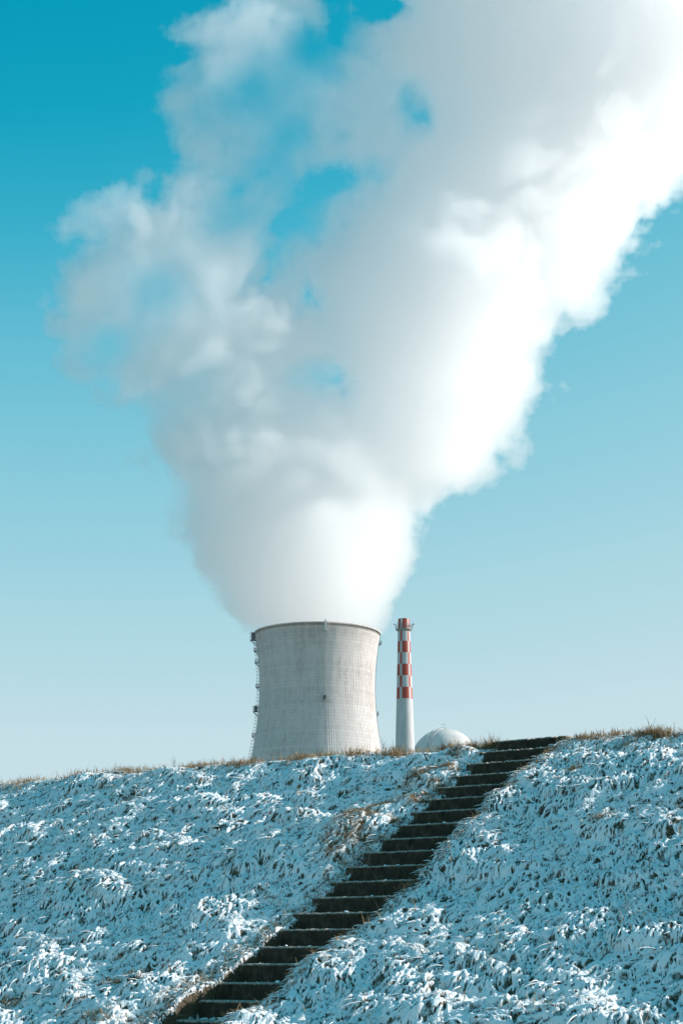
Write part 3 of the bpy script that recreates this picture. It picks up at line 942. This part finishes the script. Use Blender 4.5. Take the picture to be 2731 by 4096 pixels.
    ys = np.linspace(y0, y1, ny)
    zs = z0 + np.arange(nz) * (z1 - z0) / (nz - 1)
    rho = np.hypot(xs[:, None] - cen.x, (ys[None] - TY)).astype(np.float32)
    for k in range(nz):
        dz = zs[k] - TOP
        if dz < 75:
            Fd[:, :, k] -= np.maximum(0, rho - (27.5 + (0.8 - 0.45 * np.tanh((xs[:, None] - cen.x) / 25.0)) * max(dz, 0.0))) * 1.2 * min(1.0, (75 - dz) / 50)
            if dz < 1: Fd[:, :, k] = np.minimum(Fd[:, :, k], np.where(rho > 27.3, -9, 99))
    # gaps the sky shows through
    def by_bearing(M2):
        """A map over x, z at the plume's middle, spread through the depth along sight lines."""
        out = np.empty(shape, np.float32)
        for k, y_ in enumerate(ys):
            q = PLUME_Y / y_
            i_ = np.clip(np.rint((xs * q - x0) / (x1 - x0) * (nx - 1)), 0, nx - 1).astype(int)
            j_ = np.clip(np.rint((EYE + (zs - EYE) * q - z0) / (z1 - z0) * (nz - 1)), 0, nz - 1).astype(int)
            out[:, k, :] = M2[np.ix_(i_, j_)]
        return out
    hole = np.full((nx, nz), -99, np.float32)
    for hx, hz, hr in holes:
        hole = np.maximum(hole, hr * 0.9 - np.hypot(xs[:, None] - hx, zs[None] - hz))
    Fd -= np.clip((by_bearing(hole) - 1.5 + 15 * upsample(wc, shape, (0, 0, 0), (C / vox,) * 3, smooth=False)) * 0.9, 0, 40)
    # thin parts
    thin = np.zeros((nx, nz), np.float32)
    for tx, ty, sp, k in THIN:
        (px, pz), = to2([(tx, ty)])
        g = np.exp(-((xs[:, None] - px) ** 2 + (zs[None] - pz) ** 2) / (2 * (sp * 0.121 * 0.6) ** 2))
        thin = 1 - (1 - thin) * (1 - k * g)
    thin = by_bearing(np.clip(thin, 0, 0.97))
    soft = 1.5 + 9.0 * thin
    D = np.clip(Fd / soft, 0, 1)
    D = D * D * (3 - 2 * D)
    wisp = upsample(wc, shape, (0, 0, 0), (C / vox,) * 3, smooth=False) + 0.25 * noise3(rng, shape, 4)
    D *= (1 - thin) * (1 + thin * np.clip(wisp * 2.2, -0.95, 2.0))
    D = np.maximum(D, 2e-6).astype(np.float32)                   # no empty cells: their walls would show as fine lines
    # the field goes in as one value per mesh point; the Volume Cube node turns it into a density grid of the same size
    me = bpy.data.meshes.new('steam_plume')
    n = nx * ny * nz
    me.vertices.add(n)
    a = me.attributes.new('field', 'FLOAT', 'POINT')
    a.data.foreach_set('value', D.transpose(2, 1, 0).ravel())
    co = np.empty((nz, ny, nx, 3), np.float32)
    co[..., 0] = xs; co[..., 1] = np.linspace(y0, y1, ny)[:, None]; co[..., 2] = zs[:, None, None]
    me.vertices.foreach_set('co', co.ravel())
    field = bpy.data.objects.new('steam_field', me)          # data only: never linked to the scene
    vol = bpy.data.volumes.new('steam_plume')
    vol.render.clipping = 0.0
    ob = bpy.data.objects.new('steam_plume', vol)
    COL.objects.link(ob)
    mat = bpy.data.materials.new('steam')
    mat.use_nodes = True
    t = mat.node_tree
    t.nodes.clear()
    pv = t.nodes.new('ShaderNodeVolumePrincipled')
    pv.inputs['Color'].default_value = (0.99995, 0.997, 0.998, 1)
    pv.inputs['Density'].default_value = 0.085
    pv.inputs['Anisotropy'].default_value = 0.74
    out = t.nodes.new('ShaderNodeOutputMaterial')
    t.links.new(pv.outputs[0], out.inputs['Volume'])
    vol.materials.append(mat)
    g = bpy.data.node_groups.new('steam_density', 'GeometryNodeTree')
    g.interface.new_socket('Geometry', in_out='INPUT', socket_type='NodeSocketGeometry')
    g.interface.new_socket('Geometry', in_out='OUTPUT', socket_type='NodeSocketGeometry')
    N = g.nodes.new
    gi, go = N('NodeGroupInput'), N('NodeGroupOutput')
    vc = N('GeometryNodeVolumeCube')
    vc.inputs['Min'].default_value = (x0, y0, z0)
    vc.inputs['Max'].default_value = (x1, y1, z1)
    for k, v in zip('XYZ', shape):
        vc.inputs['Resolution ' + k].default_value = v
    pos = N('GeometryNodeInputPosition')
    sx = N('ShaderNodeSeparateXYZ')
    g.links.new(pos.outputs[0], sx.inputs[0])
    idx = []
    for k, (lo, hi, n_) in enumerate(((x0, x1, nx), (y0, y1, ny), (z0, z1, nz))):
        mr = N('ShaderNodeMapRange')
        mr.inputs['From Min'].default_value = lo
        mr.inputs['From Max'].default_value = hi
        mr.inputs['To Min'].default_value = 0
        mr.inputs['To Max'].default_value = n_ - 1
        g.links.new(sx.outputs[k], mr.inputs['Value'])
        fi = N('FunctionNodeFloatToInt'); fi.rounding_mode = 'ROUND'
        g.links.new(mr.outputs[0], fi.inputs[0])
        idx.append(fi.outputs[0])

    def imath(op, a_, b_):
        m_ = N('FunctionNodeIntegerMath'); m_.operation = op
        for s_, v_ in zip(m_.inputs, (a_, b_)):
            if isinstance(v_, int): s_.default_value = v_
            else: g.links.new(v_, s_)
        return m_.outputs[0]
    i = imath('ADD', idx[0], imath('MULTIPLY', imath('ADD', idx[1], imath('MULTIPLY', idx[2], ny)), nx))
    na = N('GeometryNodeInputNamedAttribute'); na.data_type = 'FLOAT'
    na.inputs[0].default_value = 'field'
    si = N('GeometryNodeSampleIndex'); si.data_type = 'FLOAT'; si.domain = 'POINT'
    oi = N('GeometryNodeObjectInfo')
    oi.inputs['Object'].default_value = field
    g.links.new(oi.outputs['Geometry'], si.inputs[0])
    g.links.new(na.outputs[0], si.inputs['Value'])
    g.links.new(i, si.inputs['Index'])
    g.links.new(si.outputs[0], vc.inputs['Density'])
    sm = N('GeometryNodeSetMaterial')
    sm.inputs['Material'].default_value = mat
    g.links.new(vc.outputs[0], sm.inputs[0])
    g.links.new(sm.outputs[0], go.inputs[0])
    md = ob.modifiers.new('density', 'NODES')
    md.node_group = g
    ob['label'] = 'huge white steam plume rising from the cooling tower and drifting to the right'
    ob['category'] = 'steam'
    return ob


build_plume()
